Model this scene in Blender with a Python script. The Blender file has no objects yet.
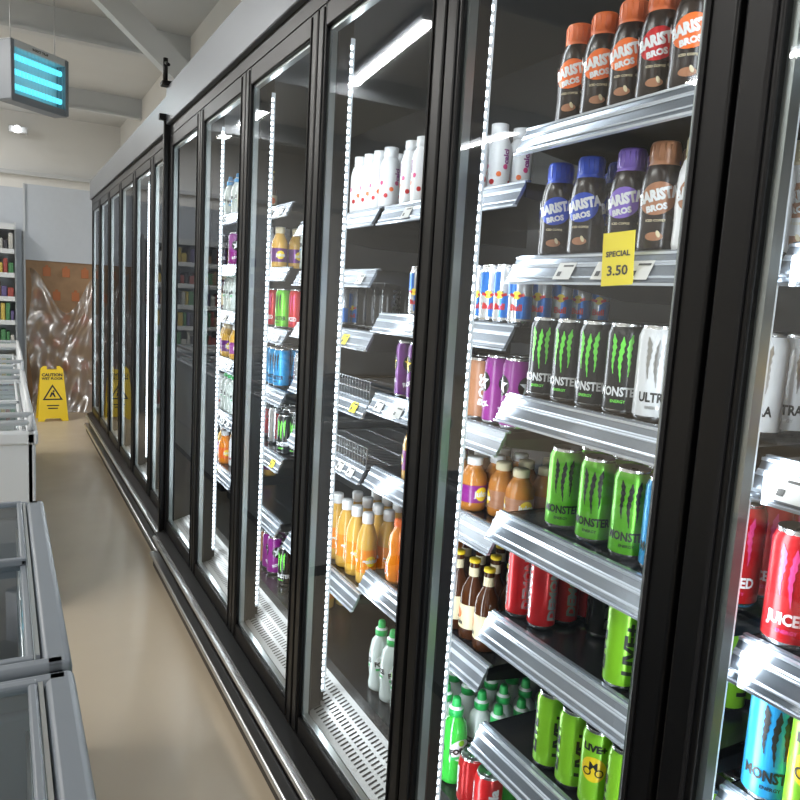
import bpy, bmesh, math, random
from mathutils import Vector, Matrix
random.seed(11)
S=bpy.context.scene
S.view_settings.view_transform='Standard'
COL=S.collection
M={}
def mat(name,col,rough=.5,metal=0.,emis=None,es=0.,noise=0.,nscale=20.,spec=.5,coat=0.):
    m=bpy.data.materials.new(name); m.use_nodes=True
    nt=m.node_tree; b=nt.nodes['Principled BSDF']
    b.inputs['Base Color'].default_value=(*col,1); b.inputs['Roughness'].default_value=rough
    b.inputs['Metallic'].default_value=metal; b.inputs['Specular IOR Level'].default_value=spec
    b.inputs['Coat Weight'].default_value=coat
    if emis: b.inputs['Emission Color'].default_value=(*emis,1); b.inputs['Emission Strength'].default_value=es
    if noise:
        tc=nt.nodes.new('ShaderNodeTexCoord'); n=nt.nodes.new('ShaderNodeTexNoise'); n.inputs['Scale'].default_value=nscale; n.inputs['Detail'].default_value=6
        r=nt.nodes.new('ShaderNodeMix'); r.data_type='RGBA'
        r.inputs[6].default_value=(*[c*(1-noise) for c in col],1); r.inputs[7].default_value=(*[min(1,c*(1+noise)) for c in col],1)
        nt.links.new(tc.outputs['Object'],n.inputs['Vector']); nt.links.new(n.outputs['Fac'],r.inputs[0]); nt.links.new(r.outputs[2],b.inputs['Base Color'])
    M[name]=m; return m
def glassmat(name,f0,tint=(1,1,1),rough=.02,scale=1.):
    m=bpy.data.materials.new(name); m.use_nodes=True; nt=m.node_tree; nt.nodes.clear()
    o=nt.nodes.new('ShaderNodeOutputMaterial'); mx=nt.nodes.new('ShaderNodeMixShader'); t=nt.nodes.new('ShaderNodeBsdfTransparent'); g=nt.nodes.new('ShaderNodeBsdfGlossy')
    t.inputs[0].default_value=(*tint,1); g.inputs['Roughness'].default_value=rough; g.inputs['Color'].default_value=(.95,.97,1,1)
    ge=nt.nodes.new('ShaderNodeNewGeometry'); d=nt.nodes.new('ShaderNodeVectorMath'); d.operation='DOT_PRODUCT'
    nt.links.new(ge.outputs['Incoming'],d.inputs[0]); nt.links.new(ge.outputs['Normal'],d.inputs[1])
    def mth(op,a,bv):
        n=nt.nodes.new('ShaderNodeMath'); n.operation=op
        if isinstance(a,(int,float)): n.inputs[0].default_value=a
        else: nt.links.new(a,n.inputs[0])
        if bv is not None:
            if isinstance(bv,(int,float)): n.inputs[1].default_value=bv
            else: nt.links.new(bv,n.inputs[1])
        return n.outputs[0]
    a=mth('ABSOLUTE',d.outputs['Value'],None); a=mth('SUBTRACT',1.0,a); a=mth('POWER',a,5.0); a=mth('MULTIPLY',a,(1-f0)*scale); a=mth('ADD',a,f0)
    nt.links.new(a,mx.inputs[0]); nt.links.new(t.outputs[0],mx.inputs[1]); nt.links.new(g.outputs[0],mx.inputs[2]); nt.links.new(mx.outputs[0],o.inputs[0])
    M[name]=m
class G:
    def __init__(s): s.v=[];s.f=[];s.m=[];s.s=[]
    def quad(s,pts,m,sm=False):
        n=len(s.v); s.v+= [tuple(p) for p in pts]; s.f.append(tuple(range(n,n+len(pts)))); s.m.append(m); s.s.append(sm)
    def box(s,x0,x1,y0,y1,z0,z1,m):
        n=len(s.v)
        s.v+=[(x0,y0,z0),(x1,y0,z0),(x1,y1,z0),(x0,y1,z0),(x0,y0,z1),(x1,y0,z1),(x1,y1,z1),(x0,y1,z1)]
        for q in [(0,3,2,1),(4,5,6,7),(0,1,5,4),(1,2,6,5),(2,3,7,6),(3,0,4,7)]:
            s.f.append(tuple(n+i for i in q)); s.m.append(m); s.s.append(False)
    def bbox(s,x0,x1,y0,y1,z0,z1,m,b=.005,seg=2):
        bm=bmesh.new(); r=bmesh.ops.create_cube(bm,size=1)
        for v in bm.verts: v.co=Vector(((x0+x1)/2+v.co.x*(x1-x0),(y0+y1)/2+v.co.y*(y1-y0),(z0+z1)/2+v.co.z*(z1-z0)))
        bmesh.ops.bevel(bm,geom=list(bm.edges),offset=b,segments=seg,affect='EDGES',profile=.5)
        n=len(s.v); bm.verts.index_update(); bm.normal_update()
        for v in bm.verts: s.v.append(tuple(v.co))
        for f in bm.faces:
            s.f.append(tuple(n+v.index for v in f.verts)); s.m.append(m)
            nn=f.normal
            s.s.append(False if max(abs(nn.x),abs(nn.y),abs(nn.z))>.999 else True)
        bm.free()
    def bm(s,bm,m,sm=False,mx=None):
        n=len(s.v); bm.verts.index_update()
        for v in bm.verts: s.v.append(tuple(mx@v.co if mx else v.co))
        for f in bm.faces: s.f.append(tuple(n+v.index for v in f.verts)); s.m.append(m); s.s.append(sm)
    def lathe(s,prof,mats,seg=24,cx=0,cy=0):
        n=len(s.v)
        for r,z in prof:
            r=max(r,1e-5)
            for i in range(seg):
                a=2*math.pi*i/seg; s.v.append((cx+r*math.sin(a),cy-r*math.cos(a),z))
        for k in range(len(prof)-1):
            for i in range(seg):
                j=(i+1)%seg
                s.f.append((n+k*seg+i,n+k*seg+j,n+(k+1)*seg+j,n+(k+1)*seg+i)); s.m.append(mats if isinstance(mats,str) else mats[k]); s.s.append(True)
    def tube(s,p,q,r,m,seg=10):
        p=Vector(p);q=Vector(q);d=(q-p); L=d.length; mx=Matrix.Translation(p)@d.to_track_quat('Z','Y').to_matrix().to_4x4()
        n=len(s.v)
        for z in (0,L):
            for i in range(seg):
                a=2*math.pi*i/seg; s.v.append(tuple(mx@Vector((r*math.cos(a),r*math.sin(a),z))))
        for i in range(seg):
            j=(i+1)%seg; s.f.append((n+i,n+j,n+seg+j,n+seg+i)); s.m.append(m); s.s.append(True)
        s.f.append(tuple(n+i for i in reversed(range(seg)))); s.m.append(m); s.s.append(False)
        s.f.append(tuple(n+seg+i for i in range(seg))); s.m.append(m); s.s.append(False)
    def extr(s,prof,y0,y1,m):
        n=len(s.v); k=len(prof)
        for y in (y0,y1):
            for x,z in prof: s.v.append((x,y,z))
        for i in range(k):
            j=(i+1)%k; s.f.append((n+i,n+j,n+k+j,n+k+i)); s.m.append(m); s.s.append(False)
        s.f.append(tuple(n+i for i in range(k))); s.m.append(m); s.s.append(False)
        s.f.append(tuple(n+k+i for i in reversed(range(k)))); s.m.append(m); s.s.append(False)
    def add(s,T,x,y,z,rot=0.,sc=1.,mx=None):
        n=len(s.v)
        if mx is None:
            c=math.cos(rot)*sc; d=math.sin(rot)*sc
            s.v+=[(x+a*c-b*d,y+a*d+b*c,z+e*sc) for a,b,e in T.v]
        else: s.v+=[tuple(mx@Vector(p)) for p in T.v]
        s.f+=[tuple(n+i for i in f) for f in T.f]; s.m+=T.m; s.s+=T.s
    def build(s,name,parent=None):
        me=bpy.data.meshes.new(name); me.from_pydata(s.v,[],s.f)
        names=[]
        for q in s.m:
            if q not in names: names.append(q)
        for q in names: me.materials.append(M[q])
        ix={q:i for i,q in enumerate(names)}
        me.polygons.foreach_set('material_index',[ix[q] for q in s.m]); me.polygons.foreach_set('use_smooth',s.s); me.update()
        o=bpy.data.objects.new(name,me); COL.objects.link(o)
        if parent: o.parent=parent
        return o
def empty(name,loc=(0,0,0)):
    o=bpy.data.objects.new(name,None); COL.objects.link(o); o.location=loc; o.empty_display_size=.1; return o
_tc={}
def textg(st,size,bold=0.):
    k=(st,size,bold)
    if k in _tc: return _tc[k]
    cu=bpy.data.curves.new('t','FONT'); cu.body=st; cu.size=size; cu.align_x='CENTER'; cu.align_y='CENTER'; cu.offset=bold; cu.resolution_u=2
    ob=bpy.data.objects.new('t',cu); COL.objects.link(ob); dg=bpy.context.evaluated_depsgraph_get()
    me=bpy.data.meshes.new_from_object(ob.evaluated_get(dg)); bpy.data.objects.remove(ob)
    vs=[(v.co.x,v.co.y) for v in me.vertices]; fs=[tuple(p.vertices) for p in me.polygons]; bpy.data.meshes.remove(me)
    _tc[k]=(vs,fs); return _tc[k]
def decal(T,vs,fs,R,z,m,u0=0.,rot=0.,off=.0006,flat=False,shx=0.,sx=1.,sy=1.):
    c,s=math.cos(rot),math.sin(rot); pts=[]
    for x,y in vs:
        x*=sx;y*=sy; x+=shx*y
        pts.append((x*c-y*s+u0,x*s+y*c))
    polys=[[pts[i] for i in f] for f in fs]
    if not flat:
        st=.005; out=[]
        for p in polys:
            a=min(q[0] for q in p); b=max(q[0] for q in p)
            if b-a<st: out.append(p); continue
            k=int(math.ceil((b-a)/st))
            for i in range(k):
                l=a+(b-a)*i/k; r=a+(b-a)*(i+1)/k; cur=p
                for lim,sg in ((l,1),(r,-1)):
                    nw=[]
                    for j in range(len(cur)):
                        A=cur[j];B=cur[(j+1)%len(cur)]; da=(A[0]-lim)*sg; db=(B[0]-lim)*sg
                        if da>=-1e-9: nw.append(A)
                        if (da>1e-9 and db<-1e-9) or (da<-1e-9 and db>1e-9):
                            t=da/(da-db); nw.append((A[0]+(B[0]-A[0])*t,A[1]+(B[1]-A[1])*t))
                    cur=nw
                    if len(cur)<3: break
                if len(cur)>=3: out.append(cur)
        polys=out
    for p in polys:
        if flat: T.quad([(u,-off,z+w) for u,w in p],m)
        else: T.quad([((R+off)*math.sin(u/R),-(R+off)*math.cos(u/R),z+w) for u,w in p],m)
def disc(r,n=20,ry=None): return [(r*math.cos(2*math.pi*i/n),(ry or r)*math.sin(2*math.pi*i/n)) for i in range(n)],[tuple(range(n))]
def rect(w,h): return [(-w/2,-h/2),(w/2,-h/2),(w/2,h/2),(-w/2,h/2)],[(0,1,2,3)]
def star(r):
    v=[]
    for i in range(10):
        a=math.pi/2+i*math.pi/5; q=r if i%2==0 else r*.42; v.append((q*math.cos(a),q*math.sin(a)))
    return v+[(0,0)],[(i,(i+1)%10,10) for i in range(10)]
# ---------------- materials
mat('black_frame',(.004,.004,.0045),.36,spec=.25); mat('black_gasket',(.008,.008,.009),.6,spec=.2)
mat('alu',(.66,.67,.68),.32,1); mat('spacer',(.30,.33,.33),.3,.8)
mat('fascia',(.14,.155,.175),.36,.6,noise=.05,nscale=3); mat('liner',(.02,.021,.023),.4); mat('liner_grey',(.2,.21,.22),.5)
mat('grille',(.40,.40,.39),.4,.3); mat('slot',(.02,.02,.02),.8); mat('shelf',(.016,.017,.019),.25,.3)
mat('rail',(.24,.27,.31),.2,.55); mat('rail_edge',(.62,.67,.74),.2,.4); mat('wire',(.6,.62,.64),.3,.9)
mat('ticket',(.62,.62,.60),.6); mat('ticket_yellow',(.78,.64,.03),.6); mat('ink',(.012,.012,.012),.5)
mat('led',(1,1,1),.5,0,(.82,.92,1),9.); mat('led_bar',(.5,.53,.56),.4,0,(.82,.92,1),.35)
mat('tube',(1,1,1),.5,0,(.97,.98,1),6.); mat('uv',(.0,.2,.3),.5,0,(.14,.80,1.0),1.3)
glassmat('door_glass',.075,(.95,.97,.97),scale=.5); glassmat('lid_glass',.13,(.9,.94,.95),scale=.8); glassmat('plastic_sheet',.26,(.9,.9,.9),.28)
def c(n,col,r=.3,me=.0,**k): mat(n,col,r,me,**k)
c('can_metal',(.78,.79,.8),.25,1); c('lid',(.5,.51,.52),.3,1)
c('p_black',(.006,.006,.007),.25); c('p_green',(.13,.50,.025),.28,.35); c('p_lime',(.26,.62,.03),.28,.2); c('p_white',(.72,.74,.76),.3); c('p_silver',(.62,.64,.67),.25,.7)
c('p_blue',(.015,.14,.48),.28,.4); c('p_sky',(.03,.32,.68),.3,.3); c('p_red',(.5,.01,.014),.28,.3); c('p_purple',(.12,.01,.17),.28,.3); c('p_yellow',(.85,.62,.02),.35)
c('p_orange',(.80,.14,.008),.35); c('p_brown',(.016,.008,.006),.25); c('p_tan',(.36,.16,.08),.35); c('p_lilac',(.22,.13,.55),.35); c('p_royal',(.01,.06,.48),.35); c('p_pink',(.62,.05,.2),.35); c('p_mag',(.22,.012,.2),.3)
c('juice',(.8,.25,.015),.15,coat=.5); c('juice_yellow',(.62,.36,.06),.15); c('juice_dark',(.45,.17,.03),.15); c('clear',(.50,.56,.54),.1); c('green_liquid',(.04,.45,.05),.1,coat=.5); c('cap_green',(.02,.42,.09),.35); c('amber',(.06,.018,.005),.1); c('cream',(.68,.6,.4),.5); c('claw',(.18,.8,.08),.4); c('cap_or',(.62,.13,.03),.4)
# ---------------- product templates
def tall_can(body,H=.162,R=.033,seg=24,text=None,tcol='p_white',claw=None,vert=None,vcol='p_black',stars=None,rings=None,vsz=.034):
    T=G(); a=[(0,.004),(R*.72,.003),(R*.8,0),(R*.97,.008),(R,.013)]
    prof=a+[(R,H*.5),(R,H-.018),(R*.86,H-.006),(R*.84,H-.004),(R*.86,H-.001),(R*.84,H),(R*.79,H),(R*.77,H-.005),(0,H-.005)]
    ms=['can_metal']*4+[body,body,body,'can_metal','can_metal','can_metal','lid','lid','lid']
    T.lathe(prof,ms,seg)
    T.bbox(-.006,.006,-.012,.008,H-.0048,H-.003,'can_metal',.0008,1)
    if claw:
        for rep in (0,math.pi*R):
            for k,(u,zt,zb) in enumerate([(-.012,.046,-.022),(0,.042,-.036),(.012,.046,-.026)]):
                vs=[];fs=[];n=13
                for i in range(n):
                    q=i/(n-1); zz=zt+(zb-zt)*q; w=(.0006+.0032*math.sin(math.pi*(q**.55)))*(1+.28*(-1)**i); off=.0016*math.sin(q*6+k*1.3)+(-.004*(1-q) if k==0 else .0035*(1-q) if k==2 else 0)
                    vs+=[(u+off-w,zz),(u+off+w,zz)]
                for i in range(n-1): fs.append((2*i,2*i+2,2*i+3,2*i+1))
                decal(T,vs,fs,R,H*.6,claw,u0=rep)
    if text:
        for rep in (0,math.pi*R):
            v,f=textg(text,.0165,.0006); decal(T,v,f,R,H*.27,tcol,u0=rep,sy=1.3)
            v,f=textg('ENERGY',.007,.0002); decal(T,v,f,R,H*.17,claw or tcol,u0=rep)
    if vert:
        for rep in (-math.pi*R*.33,math.pi*R*.33,math.pi*R):
            v,f=textg(vert,vsz,.0014); decal(T,v,f,R,H*.5,vcol,u0=rep,rot=math.pi/2,sx=1.15,shx=.15)
    if stars:
        for rep in (-math.pi*R*.33,math.pi*R*.33,math.pi*R):
            v,f=disc(.024); decal(T,v,f,R,H*.62,'p_black',u0=rep,off=.0004)
            v,f=star(.022); decal(T,v,f,R,H*.62,stars,u0=rep,off=.0009)
            v,f=textg('ROCK',.016,.0008); decal(T,v,f,R,H*.28,tcol,u0=rep,rot=.3)
    if rings:
        for (z0,h,m) in rings: T.lathe([(R+.0003,z0),(R+.0003,z0+h)],m,seg)
    return T
def slim_bull(seg=20):
    R=.0265;H=.134; T=tall_can('p_silver',H,R,seg)
    for rep in (0,math.pi*R):
        for sx,sz in ((-1,1),(1,-1)):
            v,f=rect(R*1.5,H*.36); decal(T,v,f,R,H*.5+sz*H*.19,'p_blue',u0=rep+sx*R*.78)
        v,f=disc(.009); decal(T,v,f,R,H*.5,'p_yellow',u0=rep,off=.0009)
        for q in (-1,1): v,f=rect(.012,.006); decal(T,v,f,R,H*.5,'p_red',u0=rep+q*.010,off=.0012,rot=q*.3)
        v,f=textg('Bull',.018,.0008); decal(T,v,f,R,H*.3,'p_red',u0=rep,off=.001)
    return T
def coffee(body,cap,lab,seg=24,tcol='p_white'):
    R=.0335;T=G()
    prof=[(0,.002),(.026,0),(.031,.004),(R,.016),(R*.975,.045),(R,.075),(R,.108),(R*.93,.128),(R*.78,.144),(.0225,.150),(.0235,.1505),(.0235,.178),(.0215,.182),(0,.182)]
    ms=[body]*6+[body,body,cap]+[cap]*4
    T.lathe(prof,ms,seg)
    for i in range(16):
        a=2*math.pi*i/16; x,y=.0236*math.sin(a),-.0236*math.cos(a); T.tube((x,y,.153),(x,y,.176),.0011,cap,4)
    for rep in (-1.05*R,1.05*R,math.pi*R):
        v,f=disc(.031,24,.026); decal(T,v,f,R,.090,lab,u0=rep,off=.0005,rot=.22)
        v,f=textg('BARISTA',.0175,.0011); decal(T,v,f,R,.095,tcol,u0=rep,rot=.22,off=.0012,sy=1.35)
        v,f=textg('BROS',.0135,.0008); decal(T,v,f,R,.075,tcol,u0=rep,rot=.22,off=.0012)
        v,f=textg('ICED COFFEE',.0052,.0001); decal(T,v,f,R,.055,'cream',u0=rep,off=.0012)
        v,f=disc(.014,16,.007); decal(T,v,f,R,.03,'p_tan',u0=rep,off=.0008); v,f=disc(.003,10,.006); decal(T,v,f,R,.034,'cream',u0=rep+.006,off=.001,rot=.4)
    return T
def sport(seg=20,body='clear',cap='cap_green',lab='p_white',txt='FORCE'):
    R=.033;T=G()
    prof=[(0,.002),(.026,0),(.032,.006),(R,.02),(.030,.04),(R,.06),(R,.125),(.027,.155),(.0165,.168),(.0165,.172),(.0185,.172),(.0185,.190),(.012,.195),(.0105,.212),(.0085,.216),(0,.216)]
    T.lathe(prof,[body]*9+['p_white',cap,'p_white']+[cap]*3,seg)
    for rep in (-1.1*R,1.1*R,math.pi*R):
        v,f=disc(.028); decal(T,v,f,R,.093,lab,u0=rep,off=.0004); v,f=textg(txt,.019,.0011); decal(T,v,f,R,.092,'ink',u0=rep,off=.0013,rot=.15)
        v,f=rect(.05,.007); decal(T,v,f,R,.076,cap,u0=rep,off=.001,rot=.15); v,f=disc(.008,12); decal(T,v,f,R,.112,'p_lime',u0=rep,off=.001)
    return T
def juiceb(body='juice',cap='p_white',lab='p_orange',seg=20,txt='juice',H=.17):
    R=.033;k=H/.17;T=G()
    prof=[(0,.002),(.027,0),(.032,.005),(R,.02*k),(R,.1*k),(.030,.115*k),(.02,.138*k),(.0165,.145*k),(.019,.146*k),(.019,.167*k),(.0175,.17*k),(0,.17*k)]
    T.lathe(prof,[body]*7+[cap]*4,seg); T.lathe([(R+.0004,.03*k),(R+.0004,.085*k)],lab,seg)
    for rep in (-1.1*R,1.1*R,math.pi*R):
        v,f=disc(.017); decal(T,v,f,R,.058*k,'p_yellow',u0=rep,off=.0008); v,f=textg(txt,.02,.0008); decal(T,v,f,R,.058*k,'p_white' if lab!='p_white' else 'p_red',u0=rep,off=.0012)
    return T
def amberb(seg=20):
    T=G();R=.03
    T.lathe([(0,.002),(.026,0),(R,.006),(R,.11),(.026,.13),(.013,.155),(.0125,.19),(.014,.192),(.014,.2),(0,.2)],['amber']*7+['p_yellow','p_yellow'],seg)
    T.lathe([(R+.0004,.03),(R+.0004,.09)],'cream',seg); T.lathe([(.0133,.158),(.0129,.18)],'cream',seg)
    for rep in (-1.1*R,1.1*R,math.pi*R):
        v,f=disc(.014); decal(T,v,f,R,.065,'p_orange',u0=rep,off=.0008); v,f=textg('GINGER',.011,.0004); decal(T,v,f,R,.042,'ink',u0=rep,off=.001)
    return T
def whiteb(seg=20):
    T=G();R=.031
    T.lathe([(0,.002),(.026,0),(.03,.006),(R,.02),(R,.12),(.026,.14),(.02,.15),(.02,.152),(.021,.152),(.021,.178),(0,.178)],'p_white',seg)
    for i in range(12):
        a=i*2*math.pi*R/12; v,f=disc(.0065,10); decal(T,v,f,R,.04+.018*(i%3),['p_red','p_orange','p_pink'][i%3],u0=a)
    for rep in (-1.1*R,1.1*R,math.pi*R):
        v,f=textg('calci',.02,.0008); decal(T,v,f,R,.1,'p_mag',u0=rep,rot=math.pi/2)
    return T
def squeeze(seg=18):
    T=G();R=.035
    T.lathe([(0,.002),(.03,0),(R,.01),(R,.06),(.027,.085),(.03,.11),(.026,.14),(.013,.165),(.016,.166),(.016,.185),(0,.187)],['juice']*7+['p_orange']*3,seg)
    for rep in (-1.1*R,1.1*R,math.pi*R):
        v,f=disc(.018); decal(T,v,f,R,.04,'p_white',u0=rep); v,f=disc(.014); decal(T,v,f,R,.04,'p_orange',u0=rep,off=.001)
    return T
P={}
P['blackcan']=tall_can('p_black',text='MONSTER',claw='claw'); P['greencan']=tall_can('p_green',text='MONSTER',tcol='ink',claw='ink')
P['whitecan']=tall_can('p_white',text='ULTRA',tcol='ink',claw='lid'); P['bluecan']=tall_can('p_sky',text='MONSTER',tcol='ink',claw='ink')
P['redcan']=tall_can('p_red',text='JUICED',tcol='p_white',claw='p_pink'); P['purplecan']=tall_can('p_mag',stars='p_white'); P['yelstar']=tall_can('p_purple',stars='p_yellow')
P['live']=tall_can('p_lime',H=.157,R=.029,vert='LIVE+',vcol='ink'); P['liveyel']=tall_can('p_lime',H=.157,R=.029,vert=None)
for rep in (-.06,0.0,.06):
    v,f=disc(.024); decal(P['liveyel'],v,f,.029,.085,'p_yellow',u0=rep,off=.0005)
    for q in (-.011,.011):
        v,f=disc(.008,14); n=14; vi=[(x*.7,y*.7) for x,y in v]; decal(P['liveyel'],v+vi,[(i,(i+1)%n,n+(i+1)%n,n+i) for i in range(n)],.029,.08,'ink',u0=rep+q,off=.0012)
    v,f=textg('M',.022,.0003); decal(P['liveyel'],v,f,.029,.091,'ink',u0=rep,off=.0012); v,f=textg('LIVE+',.018,.001); decal(P['liveyel'],v,f,.029,.125,'ink',u0=rep,off=.001)
P['slimred']=tall_can('p_red',H=.157,R=.0285,vert='DEMON',vcol='p_silver',vsz=.026); P['slimblack']=tall_can('p_black',H=.157,R=.0285,vert='DEMON',vcol='lid',vsz=.026); P['slimsilver']=tall_can('p_silver',H=.157,R=.0285,vert='DEMON',vcol='p_red',vsz=.026)
P['brownlat']=tall_can('p_tan',H=.15,R=.03,vert='BOSS',vcol='p_white',vsz=.028); P['bull']=slim_bull()
P['cola']=tall_can('p_red',H=.122,R=.033,vert='Cola',vcol='p_white',vsz=.032)
P['cofo']=coffee('p_brown','cap_or','p_orange'); P['cofb']=coffee('p_brown','p_royal','p_royal'); P['cofp']=coffee('p_brown','p_lilac','p_lilac'); P['coft']=coffee('p_brown','cap_or','p_orange'); P['cofr']=coffee('p_brown','cap_or','p_red'); P['cofw']=coffee('p_white','cream','p_tan')
P['coft2']=coffee('p_brown','p_tan','p_tan')
P['sport']=sport(); P['sportg']=sport(body='green_liquid'); P['water']=sport(cap='p_sky',txt='WATER'); P['juice']=juiceb(); P['juicey']=juiceb('juice_yellow','cream','p_purple'); P['juicep']=juiceb('juice_yellow','p_white','p_mag'); P['amber']=amberb(); P['white']=whiteb(); P['squeeze']=squeeze()
P['juicebig']=juiceb('juice_yellow','p_white','juice',H=.23,txt='golden'); P['juices']=juiceb('juice_dark','p_white','p_mag',H=.13,txt='juice'); P['juices2']=juiceb('juice_dark','cream','p_tan',H=.13,txt='juice')
# ---------------- layout constants
D=.75
def mk(k): return .60+.665*k
ZB,ZT=.20,2.26
def xoff(k): return 0. if k<5 else .03
# ---------------- refrigerator cabinets
def cabinet(k0,k1):
    root=empty('display_refrigerator',(D,(mk(k0)+mk(k1))/2,0)); off=xoff(k0); inv=Matrix.Translation(-Vector(root.location))
    def par(o): o.parent=root; o.matrix_parent_inverse=inv; return o
    y0,y1=mk(k0),mk(k1); x=D+off
    b=G()
    b.box(x+.05,x+.85,y0,y1,.0,.20,'black_frame'); b.box(x+.80,x+.85,y0,y1,.2,2.44,'liner'); b.box(x+.04,x+.85,y0,y1,2.30,2.48,'liner')
    b.box(x+.03,x+.85,y1-.03,y1,0,2.3,'black_frame')
    b.box(x+.0,x+.045,y0,y1,ZT,2.31,'black_frame')
    b.bbox(x-.02,x+.05,y0,y1,2.31,2.49,'fascia',.004,1)
    b.extr([(x-.045,.17),(x-.045,.185),(x-.0,.2),(x+.08,.2),(x+.08,.1),(x-.02,.1),(x-.03,.17)],y0,y1,'black_frame')
    b.box(x-.03,x+.06,y0,y1,.02,.1,'black_frame')
    b.bbox(x-.062,x-.03,y0,y1,.150,.170,'alu',.006,2)
    b.bbox(x-.075,x-.03,y0,y1,.06,.085,'alu',.008,2)
    b.box(x-.055,x-.03,y0,y1,.0,.03,'black_frame')
    b.box(x+.17,x+.8,y0,y1,.29,.33,'shelf')
    b.extr([(x+.045,.2),(x+.045,.25),(x+.17,.29),(x+.17,.2)],y0,y1,'grille')
    yy=y0+.03
    while yy<y1-.03:
        for q in (0,1,2):
            xx=x+.062+q*.034; z=.25+(xx-x-.045)*.04/.125+.0008; w=.024; dz=w*.04/.125
            b.quad([(xx,yy,z),(xx+w,yy,z+dz),(xx+w,yy+.007,z+dz),(xx,yy+.007,z)],'slot')
        yy+=.018
    par(b.build('cabinet_body'))
    mu=G(); gl=G(); dr=G(); ld=G()
    for k in range(k0,k1+1):
        y=mk(k)
        mu.box(x+.045,x+.085,y-.028,y+.028,.2,2.31,'black_gasket'); mu.box(x+.085,x+.10,y-.012,y+.012,.22,2.28,'black_gasket')
        for sgn in (-1,1):
            ya=y+sgn*.014; ld.box(x+.080,x+.102,min(ya,ya+sgn*.005),max(ya,ya+sgn*.005),.30,2.2,'led_bar')
            z=.31; yy=ya+sgn*.0055
            while z<2.19:
                pts=[(x+.0860,yy,z),(x+.0960,yy,z),(x+.0960,yy,z+.011),(x+.0860,yy,z+.011)]
                if sgn>0: pts=pts[::-1]
                ld.quad(pts,'led'); z+=.02
    for k in range(k0,k1):
        a=mk(k)+.004; e=mk(k+1)-.004; w=.052
        for ya,yb in ((a,a+w),(e-w,e)): dr.bbox(x,x+.042,ya,yb,ZB,ZT,'black_frame',.005,2)
        dr.bbox(x+.001,x+.041,a+w-.002,e-w+.002,ZT-.06,ZT,'black_frame',.004,1); dr.bbox(x+.001,x+.041,a+w-.002,e-w+.002,ZB,ZB+.06,'black_frame',.004,1)
        dr.box(x-.003,x+.002,a+w-.014,a+w-.008,ZB+.01,ZT-.01,'black_gasket'); dr.box(x-.003,x+.002,e-w+.008,e-w+.014,ZB+.01,ZT-.01,'black_gasket')
        g0,g1,z0,z1=a+w,e-w,ZB+.06,ZT-.06
        dr.box(x+.012,x+.03,g0,g0+.010,z0,z1,'spacer'); dr.box(x+.012,x+.03,g1-.010,g1,z0,z1,'spacer')
        dr.box(x+.012,x+.03,g0,g1,z0,z0+.01,'spacer'); dr.box(x+.012,x+.03,g0,g1,z1-.01,z1,'spacer')
        gl.quad([(x+.01,g0,z0),(x+.01,g0,z1),(x+.01,g1,z1),(x+.01,g1,z0)],'door_glass')
    par(mu.build('mullions')); par(dr.build('door_frames')); par(gl.build('door_glass')); par(ld.build('led_strips'))
    if k0<0:
        e=G(); e.bbox(D-.03,D+.06,y1-.012,y1+.012,.02,2.33,'black_frame',.004,1); e.bbox(D-.055,D-.02,y1-.02,y1+.01,2.33,2.36,'black_frame',.003,1)
        e.tube((D-.03,y1-.03,2.50),(D-.03,y1-.03,2.62),.012,'black_frame'); e.bbox(D-.05,D+.01,y1-.06,y1+.0,2.488,2.51,'black_frame',.004,1); e.tube((D-.03,y1-.03,2.6),(D-.03,y1-.11,2.57),.008,'black_frame')
        par(e.build('end_trim'))
    for k in range(k0,k1+1):
        for sg in (-1,1):
            L=bpy.data.lights.new('led_light','AREA'); L.shape='RECTANGLE'; L.size=.03; L.size_y=1.9; L.energy=3.7 if k<5 else 3.4; L.color=(.88,.95,1)
            o=bpy.data.objects.new('led_light',L); COL.objects.link(o)
            n=Vector((math.cos(.95),sg*math.sin(.95),0)); zz=-n; yy=Vector((0,0,1)); xx=yy.cross(zz)
            o.matrix_world=Matrix.Translation((x+.098,mk(k)+sg*.035,1.25))@Matrix(((xx.x,yy.x,zz.x),(xx.y,yy.y,zz.y),(xx.z,yy.z,zz.z))).to_4x4()
            par(o)
    return root,par
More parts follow.
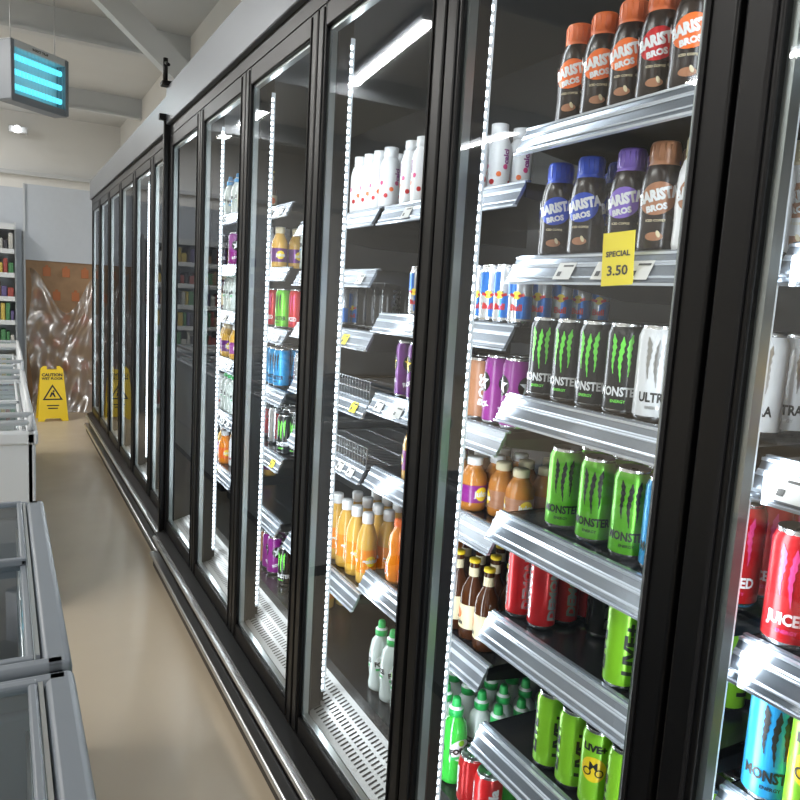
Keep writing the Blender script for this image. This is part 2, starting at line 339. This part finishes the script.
def shelf(par,k,z,xf,wire=False,y0=None,y1=None,tk=.6):
    s=G(); a=(y0 if y0 is not None else mk(k)+.035); e=(y1 if y1 is not None else mk(k+1)-.04); x=xf
    if wire:
        n=int((e-a)/.02)
        for i in range(n+1):
            yy=a+i*(e-a)/n; s.box(x,1.4,yy-.0015,yy+.0015,z-.006,z-.003,'wire')
        for i in range(5): s.box(x+i*.1,x+i*.1+.004,a,e,z-.010,z-.006,'wire')
        for q in (.03,.06): s.box(x-.002,x+.002,a,e,z+q-.003,z+q,'wire')
        for i in range(0,n+1):
            yy=a+i*(e-a)/n; s.box(x-.004,x-.001,yy-.001,yy+.001,z-.006,z+.06,'wire')
    else:
        s.box(x,1.45,a,e,z-.014,z,'shelf')
        s.box(x+.004,x+.012,a,e,z,z+.006,'rail')
    s.extr([(x+.002,z),(x-.001,z+.002),(x-.026,z-.046),(x-.020,z-.048),(x+.004,z-.004)],a,e,'rail')
    s.box(x-.004,x+.003,a,e,z-.001,z+.003,'rail_edge'); s.box(x-.031,x-.020,a,e,z-.051,z-.047,'rail_edge')
    for q in (.3,.38,.8): s.extr([(x-.001-.025*q,z+.003-.048*q),(x-.0035-.025*q,z+.001-.048*q),(x-.004-.025*q,z-.001-.048*q),(x-.002-.025*q,z-.001-.048*q)],a,e,'rail_edge')
    for yy in (a,e-.004): s.extr([(x+.0,z),(x+.0,z-.03),(x+.3,z-.07),(x+.5,z-.07),(x+.5,z)],yy,yy+.004,'shelf')
    y=a+.05
    while y<e-.06:
        if random.random()<tk:
            t=random.choice(['ticket','ticket','ticket','ticket_yellow']) if k>1 else 'ticket'
            def pt(u,w,o=.0012): return (x-.0025-(.025)*w-o*.9,u,z-.001-.047*w+o*.5)
            s.quad([pt(y,.25,.003),pt(y,.9,.003),pt(y+.045,.9,.003),pt(y+.045,.25,.003)],t)
            s.quad([pt(y+.004,.35,.0036),pt(y+.004,.42,.0036),pt(y+.03,.42,.0036),pt(y+.03,.35,.0036)],'ink')
            s.quad([pt(y+.028,.6,.0036),pt(y+.028,.78,.0036),pt(y+.038,.78,.0036),pt(y+.038,.6,.0036)],'ink')
        y+=random.uniform(.06,.14)
    return par(s.build('shelf_and_price_rail'))
r1,par1=cabinet(-2,5)
r2,par2=cabinet(5,11)
def rows(g,T,ys,z,x0,n=4,px=.07,jit=.0015,rot=-1.05,rj=.25):
    for y in ys:
        for i in range(n):
            g.add(T,x0+i*px+random.uniform(-jit,jit),y+random.uniform(-jit,jit),z,rot+random.uniform(-rj,rj))
def fr(a,b,p):
    r=[]
    while a<=b+1e-6: r.append(a); a+=p
    return r
zA,zB_,zC,zD,zE,zF=1.842,1.597,1.323,1.075,.855,.599
for z in (zA,zB_,zC,zD,zE,zF): shelf(par1,0,z,.90,y0=.64,y1=1.178,tk=.5 if z==zB_ else 0.04); shelf(par1,-1,z,.872,y0=.0,y1=.585,tk=.1)
g=G()
for y,T in zip([1.108,1.042,.976,.91,.842,.77,.70],['cofo','coft','cofo','cofr','cofo','cofo','cofo']): rows(g,P[T],[y],zA,.95,3,.071,rot=-2.0,rj=.15)
g.build('iced_coffee_bottles')
g=G()
for y,T in zip([1.128,1.043,.948,.873,.80,.73,.672],['cofb','cofb','cofp','coft2','cofw','cofw','cofo']):
    if y>.7: rows(g,P[T],[y],zB_,.95,3,.071,rot=-2.0,rj=.15)
g.build('iced_coffee_bottles')
g=G()
for y,T in zip([1.135,1.065,.993,.922,.852,.78,.705],['blackcan']*4+['whitecan']*3): rows(g,P[T],[y],zC,.955,5,.068)
g.build('energy_drink_cans')
g=G()
for y,T in zip([1.055,.968,.883,.812,.74,.67],['greencan']*3+['bluecan']*2+['redcan']): rows(g,P[T],[y],zD,.965,4,.068)
g.build('energy_drink_cans')
g=G()
rows(g,P['slimred'],[1.147],zE,.952,1,.06); rows(g,P['slimsilver'],[1.147],zE,1.012,1); rows(g,P['slimred'],[1.147],zE,1.072,3,.06);rows(g,P['slimred'],[1.085],zE,.96,4,.06)
for y in (1.01,.947): rows(g,P['slimblack'],[y],zE,1.05,4,.06)
for y in (.847,.785,.723,.675): 
    if y!=.675: rows(g,P['live'],[y],zE,.94,4,.06)
g.build('energy_drink_cans')
g=G()
for y,T in zip([1.013,.949,.883,.819,.753,.69],['live','live','liveyel','live','live','live']): rows(g,P[T],[y],zF,.945,4,.06)
g.build('energy_drink_cans')
g=G()
rows(g,P['redcan'],[.548,.478,.408],zD,.915,4,.068,rot=-.9); rows(g,P['liveyel'],[.49],zE,.91,4,.062,rot=-.9); rows(g,P['bluecan'],[.548],zE,.915,4,.068,rot=-.9); rows(g,P['bluecan'],[.545,.475],zF,.915,3,.068)
g.build('energy_drink_cans')
g=G(); rows(g,P['juicey'],[.50,.43],zC,.96,3,.07); rows(g,P['sport'],[.47],zA,.97,3,.07); g.build('soft_drink_bottles')
B2=dict(zip('abcde',[1.758,1.46,1.23,1.01,.69]))
for z in B2.values(): shelf(par1,1,z,.95,y0=1.235,y1=1.865,tk=.2)
g=G(); rows(g,P['white'],[1.81,1.745,1.68,1.615,1.5],1.758,.995,3,.066); g.build('yoghurt_drink_bottles')
g=G(); rows(g,P['bull'],fr(1.27,1.51,.0555)+[1.66,1.715],1.46,.985,5,.056,rot=-.9); g.build('energy_drink_cans')
g=G(); rows(g,P['purplecan'],[1.27,1.339],1.23,.995,4,.068); rows(g,P['brownlat'],[1.407,1.472],1.23,.99,3,.064); rows(g,P['yelstar'],[1.70,1.77],1.23,.995,3,.068); g.build('energy_drink_cans')
g=G(); rows(g,P['juices2'],[1.27,1.34],1.01,1.03,3,.07); rows(g,P['juices'],[1.41,1.48],1.01,.995,3,.07); rows(g,P['juicep'],[1.70],1.01,.995,3,.07); g.build('juice_bottles')
g=G(); rows(g,P['amber'],[1.32,1.385,1.45,1.515],.69,1.0,4,.064); g.build('ginger_beer_bottles')
g=G(); rows(g,P['squeeze'],[1.69,1.765],.69,1.0,3,.072); g.build('juice_bottles')
g=G(); rows(g,P['sportg'],[1.37],.33,.965,1,.07); rows(g,P['sport'],[1.30,1.37],.33,1.04,4,.07); rows(g,P['sport'],[1.44,1.51,1.58],.33,.98,5,.07); rows(g,P['sport'],[1.68,1.75,1.82],.33,.99,4,.07); rows(g,P['sportg'],[1.225,1.15],.33,1.04,4,.07); g.build('sports_drink_bottles')
g=G(); rows(g,P['cola'],[1.28,1.21],.33,.96,1,.07); g.build('cola_cans')
g=G(); rows(g,P['sport'],[.68,.75,.82,.89,.96],.33,1.0,4,.07); g.build('sports_drink_bottles')
for z,w in ((1.76,0),(1.585,0),(1.40,0),(1.2,1),(1.0,1),(.60,0)): shelf(par1,2,z,.95,bool(w),y0=1.90,y1=2.53,tk=.3)
g=G(); rows(g,P['white'],fr(1.94,2.15,.066),1.76,.995,3,.066); g.build('yoghurt_drink_bottles')
g=G(); rows(g,P['bull'],fr(2.33,2.5,.057),1.40,.985,3,.056); rows(g,P['slimblack'],fr(2.05,2.25,.062),1.40,1.08,2,.06); g.build('energy_drink_cans')
g=G(); rows(g,P['juicebig'],[2.42,2.5],.33,.99,3,.075); rows(g,P['juicebig'],[1.99,2.07,2.15,2.23],.60,1.01,3,.075); g.build('juice_bottles')
kinds=[('energy_drink_cans',['purplecan','redcan','bluecan','greencan','blackcan','yelstar','live','slimsilver'],.07),('juice_bottles',['juice','juicey','water','juicep','white'],.074),('sports_drink_bottles',['sport','sportg','white','water','amber'],.072),('energy_drink_cans',['bull','slimred','purplecan','brownlat','bull','blackcan'],.068)]
for k in range(3,11):
    xf=.95+xoff(k); pr=par1 if k<5 else par2
    zs=[1.84,1.60,1.36,1.12,.86,.60] if k%2 else [1.86,1.62,1.40,1.17,.90,.62]
    acc={}
    for z in zs+[.33]:
        if z!=.33: shelf(pr,k,z,xf,tk=.4)
        if random.random()<.1: continue
        nm,ts,p=random.choice(kinds); gg=acc.setdefault(nm,G()); y=mk(k)+.08; T=random.choice(ts)
        while y<mk(k+1)-.08:
            if random.random()<.45: T=random.choice(ts)
            if random.random()>.14: rows(gg,P[T],[y],z,xf+.045+random.choice([0,0,.03,.07]),2 if k<7 else 1,p)
            y+=p
    for nm,gg in acc.items():
        if gg.v: gg.build(nm)
t=G(); t.box(-.0006,.0006,-.028,.028,-.055,.03,'ticket_yellow')
TT=G(); v,f=textg('SPECIAL',.012,.0004); decal(TT,v,f,1,-.005,'ink',flat=True,off=.0012); v,f=textg('3.50',.022,.0005); decal(TT,v,f,1,-.032,'ink',flat=True,off=.0012)
t.add(TT,0,0,0,-math.pi/2)
o=t.build('special_price_tag'); o.location=(.864,.872,1.600); o.rotation_euler=(-.08,.05,.25)
# ---------------- chest freezers
mat('freezer_grey',(.18,.205,.235),.4); mat('freezer_white',(.60,.63,.65),.4); mat('frost',(.70,.75,.78),.7,noise=.3,nscale=12); mat('frost_dark',(.40,.45,.46),.6,noise=.4,nscale=14)
def freezer(x0,x1,y0,y1,h,body,rim,name='chest_freezer',raised=0.):
    root=empty(name,((x0+x1)/2,(y0+y1)/2,0)); inv=Matrix.Translation(-Vector(root.location))
    b=G(); w=.04
    def par(o): o.parent=root; o.matrix_parent_inverse=inv
    b.bbox(x0+.01,x0+.05,y0+.01,y1-.01,.06,h-.04,body,.012,3); b.bbox(x1-.05,x1-.01,y0+.01,y1-.01,.06,h-.04,body,.012,3)
    b.bbox(x0+.012,x1-.012,y0+.01,y0+.05,.06,h-.04,body,.012,3); b.bbox(x0+.012,x1-.012,y1-.05,y1-.01,.06,h-.04,body,.012,3)
    b.box(x0+.04,x1-.04,y0+.04,y1-.04,.08,.12,'frost'); b.box(x0+.03,x1-.03,y0+.03,y1-.03,0,.07,'black_frame')
    b.box(x0+.048,x0+.055,y0+.05,y1-.05,.12,h-.05,'frost'); b.box(x1-.055,x1-.048,y0+.05,y1-.05,.12,h-.05,'frost')
    b.bbox(x1-.02,x1+.0,y0+.1,y1-.1,.25,.30,rim,.006,2)
    for (a,c_,d,e) in ((x0,x0+w+.01,y0,y1),(x1-w-.01,x1,y0,y1),(x0+.005,x1-.005,y0,y0+w),(x0+.005,x1-.005,y1-w,y1)):
        b.bbox(a,c_,d,e,h-.06,h,rim,.012,3)
    b.box(x1-w-.018,x1-w-.011,y0+w,y1-w,h-.02,h+.004,'alu'); b.box(x0+w+.011,x0+w+.018,y0+w,y1-w,h-.02,h+.004,'alu')
    par(b.build('body'))
    l=G(); ym=(y0+y1)/2
    for a,e,z in ((y0+w,ym+.015,h-.012),(ym-.015,y1-w,h+.003)):
        fx0,fx1=x0+w+.02,x1-w-.02
        l.bbox(fx0,fx1,a,a+.02,z-.008,z+.010,rim,.004,2); l.bbox(fx0,fx1,e-.02,e,z-.008,z+.010,rim,.004,2)
        l.bbox(fx0,fx0+.014,a,e,z-.007,z+.009,rim,.004,2); l.bbox(fx1-.014,fx1,a,e,z-.007,z+.009,rim,.004,2)
        l.quad([(fx0,a,z+.002),(fx1,a,z+.002),(fx1,e,z+.002),(fx0,e,z+.002)],'lid_glass')
        l.bbox((fx0+fx1)/2-.08,(fx0+fx1)/2+.08,e-.019,e-.003,z+.008,z+.02,rim,.004,2)
    par(l.build('sliding_lids'))
    p=G(); cols=['p_white','frost','cream','frost','frost_dark','p_white','p_sky','frost','frost_dark','frost','cap_green','frost']
    yy=y0+.1
    while yy<y1-.2:
        xx=x0+.09
        while xx<x1-.19:
            hh=random.uniform(.62,h-.08); p.bbox(xx,xx+.12,yy,yy+.16,.12,hh,random.choice(cols),.02,3); xx+=.127
        yy+=.17
    for i in range(int((y1-y0-.12)/.03)): p.tube((x1-.075,y0+.07+i*.03,.45),(x1-.075,y0+.07+i*.03,h-.07),.002,'wire',5)
    p.tube((x1-.075,y0+.06,h-.07),(x1-.075,y1-.06,h-.07),.003,'wire',6)
    par(p.build('frozen_packages'))
    if raised:
        r=G()
        for (a,b_) in ((x0+.03,y0+.03),(x1-.03,y0+.03),(x0+.03,y1-.03),(x1-.03,y1-.03)): r.tube((a,b_,h-.01),(a,b_,h+raised),.012,body)
        for z in (h+raised,h+raised*.5):
            r.tube((x0+.03,y0+.03,z),(x1-.03,y0+.03,z),.012,body); r.tube((x0+.03,y1-.03,z),(x1-.03,y1-.03,z),.012,body); r.tube((x1-.03,y0+.03,z),(x1-.03,y1-.03,z),.012,body); r.tube((x0+.03,y0+.03,z),(x0+.03,y1-.03,z),.012,body)
        par(r.build('top_rails'))
freezer(-.75,.10,-.4,1.31,.83,'freezer_grey','freezer_grey'); freezer(-.75,.10,1.33,2.42,.83,'freezer_grey','freezer_grey')
freezer(-.75,.125,3.45,5.15,.85,'freezer_white','freezer_white',raised=.07); freezer(-.75,.13,5.25,7.0,.85,'freezer_white','freezer_white',raised=.12)
# ---------------- room
def floor_mat():
    m_=mat('floor',(.52,.435,.32),.34,noise=.07,nscale=2.2); nt=m_.node_tree
    b=nt.nodes['Principled BSDF']; tc=nt.nodes.new('ShaderNodeTexCoord'); n=nt.nodes.new('ShaderNodeTexNoise'); n.inputs['Scale'].default_value=6; n.inputs['Detail'].default_value=8
    mr=nt.nodes.new('ShaderNodeMapRange'); mr.inputs[3].default_value=.24; mr.inputs[4].default_value=.55
    nt.links.new(tc.outputs['Object'],n.inputs['Vector']); nt.links.new(n.outputs['Fac'],mr.inputs[0]); nt.links.new(mr.outputs[0],b.inputs['Roughness'])
floor_mat(); mat('wall',(.74,.75,.74),.7,noise=.04,nscale=3); mat('ceiling',(.60,.62,.63),.7,noise=.04,nscale=2); mat('beam',(.55,.58,.60),.5); mat('board',(.52,.56,.61),.5,noise=.04); mat('kraft',(.30,.185,.10),.7,noise=.3,nscale=9); mat('print',(.42,.14,.05),.6)
mat('sign_yellow',(.85,.60,.015),.4)
for n_,col in (('g1',(.3,.06,.05)),('g2',(.06,.2,.08)),('g3',(.5,.38,.08)),('g4',(.1,.08,.2)),('g5',(.45,.45,.42)),('g6',(.3,.18,.1)),('g7',(.05,.05,.06))): mat(n_,col,.5)
def bx(name,*a):
    g=G(); g.box(*a); return g.build(name)
bx('floor',-7,1.8,-4,13.2,-.1,0,'floor'); bx('ceiling',-7,1.8,-4,13.2,4.05,4.15,'ceiling')
bx('wall_right',1.72,1.8,-4,13.2,0,4.05,'wall'); bx('wall_left',-7.1,-7,-4,13.2,0,4.05,'wall'); bx('wall_back',-7,1.72,13.1,13.2,0,4.05,'wall'); bx('wall_front',-7,1.72,-4.1,-4,0,4.05,'wall')
g=G(); g.box(-7,1.72,13.0,13.1,3.1,3.16,'beam'); g.build('trim_1')
for y in (5.0,8.0,11.0):
    g=G(); g.box(-7,1.72,y-.06,y+.06,3.78,3.81,'beam'); g.box(-7,1.72,y-.015,y+.015,3.81,4.05,'beam'); g.build('ceiling_beam')
g=G(); g.extr([(1.72,2.9),(1.72,3.15),(.6,4.05),(.3,4.05)],6.6,6.72,'beam'); g.build('ceiling_brace')
g=G(); g.box(-1.6,.22,9.3,9.34,0,2.5,'board'); g.box(.22,1.72,9.28,9.34,1.72,2.55,'board'); g.box(.22,1.72,9.3,9.34,0,1.72,'kraft'); g.box(.205,.225,9.25,9.3,0,2.55,'beam')
for i in range(7):
    for j in range(6):
        x=.30+i*.2+(j%2)*.1; z=.2+j*.27; g.bbox(x,x+.08,9.292,9.3,z,z+.1,'print',.002,1); g.bbox(x+.025,x+.055,9.294,9.3,z+.1,z+.125,'print',.002,1)
g.build('wall_partition')
g=G(); nx,nz=40,44
for j in range(nz):
    for i in range(nx):
        q=i/(nx-1); r=j/(nz-1); z=1.62*r*(1-.3*math.sin(math.pi*q)**2*r)+.012; x=.25+.74*q+.03*math.sin(r*9)
        y=9.17+.035*math.sin(q*14+r*9)+.022*math.sin(q*31-r*17)+.016*math.sin(q*9+r*33)-.16*max(0,1-z/.3)
        g.v.append((x,y,z))
for j in range(nz-1):
    for i in range(nx-1): g.f.append((j*nx+i,j*nx+i+1,(j+1)*nx+i+1,(j+1)*nx+i)); g.m.append('plastic_sheet'); g.s.append(True)
g.build('plastic_dust_sheet')
root=empty('grocery_shelving',(-.5,9.0,0)); inv=Matrix.Translation(-Vector(root.location))
g=G(); g.box(-1.3,.13,9.2,9.24,0,2.1,'freezer_white'); g.box(.115,.13,9.0,9.24,0,2.1,'freezer_white')
zz=[.12,.5,.8,1.05,1.3,1.55,1.8,2.05]
for z in zz: g.box(-1.3,.11,8.82,9.2,z-.03,z,'freezer_white'); g.box(-1.3,.11,8.81,8.82,z-.04,z+.01,'freezer_white')
o=g.build('shelving_unit'); o.parent=root; o.matrix_parent_inverse=inv
g=G(); cs=['g1','g2','g3','g4','g5','g6','g7','g5']
for z in zz[:-1]:
    x=.10
    while x>-1.2:
        w=random.uniform(.03,.06); g.bbox(x-w,x,8.83,9.1,z,z+random.uniform(.1,.2),random.choice(cs),.01,2); x-=w+.006
o=g.build('packaged_groceries'); o.parent=root; o.matrix_parent_inverse=inv
root=empty('wet_floor_sign',(.45,8.65,0))
def panel(name,ang,yo,front):
    H=.62;W0=.30;W1=.22; g=G(); bm=bmesh.new()
    pts=[(-W0/2,.03),(-W0/2+.06,.03),(-W0/2+.08,.06),(W0/2-.08,.06),(W0/2-.06,.03),(W0/2,.03),(W1/2,H-.03),(W1/2-.03,H),(.05,H),(.05,H-.035),(-.05,H-.035),(-.05,H),(-W1/2+.03,H),(-W1/2,H-.03)]
    vs=[bm.verts.new((x,0,z-.03)) for x,z in pts]; f=bm.faces.new(vs); r=bmesh.ops.extrude_face_region(bm,geom=[f])
    for v in r['geom']:
        if isinstance(v,bmesh.types.BMVert): v.co.y+=.02
    bmesh.ops.recalc_face_normals(bm,faces=bm.faces); g.bm(bm,'sign_yellow'); bm.free()
    if front:
        v,f=textg('CAUTION',.045,.002); decal(g,v,f,1,.50,'ink',flat=True,off=.002); v,f=textg('WET FLOOR',.036,.0015); decal(g,v,f,1,.46,'ink',flat=True,off=.002)
        tri=[(-.10,-.08),(.10,-.08),(0,.09)]; tin=[(-.075,-.066),(.075,-.066),(0,.062)]
        decal(g,tri+tin,[(0,1,4,3),(1,2,5,4),(2,0,3,5)],1,.31,'ink',flat=True,off=.002)
        v,f=disc(.011,12); decal(g,v,f,1,.325,'ink',flat=True,off=.002,u0=.01); decal(g,[(-.012,.005),(.012,-.0),(.03,-.05),(.018,-.05),(-.002,-.02),(-.02,-.05),(-.032,-.045)],[(0,6,5,4),(0,4,3,2,1)],1,.31,'ink',flat=True,off=.002)
        v,f=rect(.12,.012); decal(g,v,f,1,.17,'ink',flat=True,off=.002); decal(g,v,f,1,.14,'ink',flat=True,off=.002,sx=.8)
    o=g.build(name); o.parent=root; o.location=(0,yo,0.002); o.rotation_euler=(ang,0,0)
panel('panel_front',-.19,-.13,True); panel('panel_back',.19,.11,False)
root.rotation_euler=(0,0,.05)
# insect zapper
root=empty('insect_light_trap',(.28,7.35,3.22)); g=G()
g.bbox(-.32,.32,-.05,.12,.20,.27,'freezer_white',.008,2); g.bbox(-.32,.32,-.05,.12,-.27,-.2,'freezer_grey',.008,2); g.box(-.30,.30,.06,.09,-.22,.24,'freezer_white')
g.bbox(-.33,-.29,-.06,.12,-.26,.26,'freezer_grey',.008,2); g.bbox(.29,.33,-.06,.12,-.26,.26,'freezer_grey',.008,2)
for z in (.13,.0,-.13): g.tube((-.28,0,z),(.28,0,z),.027,'uv',12)
for i in range(14): g.tube((-.26+i*.04,-.045,-.2),(-.26+i*.04,-.045,.2),.0014,'wire',5)
g.tube((-.25,.04,.26),(-.25,.04,.82),.005,'wire'); g.tube((.25,.04,.26),(.25,.04,.82),.005,'wire')
TT=G(); v,f=textg('INSECT TRAP',.03,.001); decal(TT,v,f,1,.235,'ink',flat=True,off=.052); g.add(TT,0,0,0)
o=g.build('trap_body'); o.parent=root; root.rotation_euler=(.0,0,.7); root.scale=(.92,.92,.92)
g=G(); g.bbox(.1,.36,12.9,13.0,3.7,3.8,'freezer_white',.01,2); g.lathe([(0,3.69),(.045,3.7),(.05,3.75),(.03,3.79),(0,3.8)],'tube',12,.22,12.86); g.build('emergency_wall_lamp')
def fixture(x,y,rz=0.,e=55,L_=2.2):
    root=empty('fluorescent_ceiling_light',(x,y,3.98)); g=G(); g.bbox(-.07,.07,-L_/2,L_/2,0,.06,'freezer_white',.008,2)
    for q in (-.035,.035): g.tube((q,-L_/2+.04,-.02),(q,L_/2-.04,-.02),.014,'tube',10)
    g.box(-.07,.07,-L_/2,-L_/2+.03,-.04,.0,'freezer_white'); g.box(-.07,.07,L_/2-.03,L_/2,-.04,0,'freezer_white')
    o=g.build('light_fitting'); o.parent=root; root.rotation_euler=(0,0,rz)
    l=bpy.data.lights.new('tube_light','AREA'); l.shape='RECTANGLE'; l.size=.12; l.size_y=L_; l.energy=e; l.color=(1,.98,.95); ob=bpy.data.objects.new('tube_light',l); COL.objects.link(ob); ob.parent=root; ob.location=(0,0,-.06)
for a in ((-1.9,6.9,.12,105),(-1.9,2.2,0,85),(-4.8,4.5,0,85),(-4.8,9.5,0,85),(-1.6,11,0,100),(-4.8,-.5,0,70),(-1.3,-2.2,0,45)): fixture(*a)
w=bpy.data.worlds.new('w'); S.world=w; w.use_nodes=True; w.node_tree.nodes['Background'].inputs[0].default_value=(.8,.85,.9,1); w.node_tree.nodes['Background'].inputs[1].default_value=.3
cam=bpy.data.cameras.new('camera'); co=bpy.data.objects.new('camera',cam); COL.objects.link(co); cam.lens=32.56; cam.sensor_width=36; cam.clip_start=.02
R=Vector((.8776,-.4758,.0579)).normalized(); F=Vector((.4792,.8673,-.1350)).normalized(); U=R.cross(F).normalized(); R=F.cross(U)
co.matrix_world=Matrix(((R.x,U.x,-F.x,0),(R.y,U.y,-F.y,0),(R.z,U.z,-F.z,1.5),(0,0,0,1)))
S.camera=co
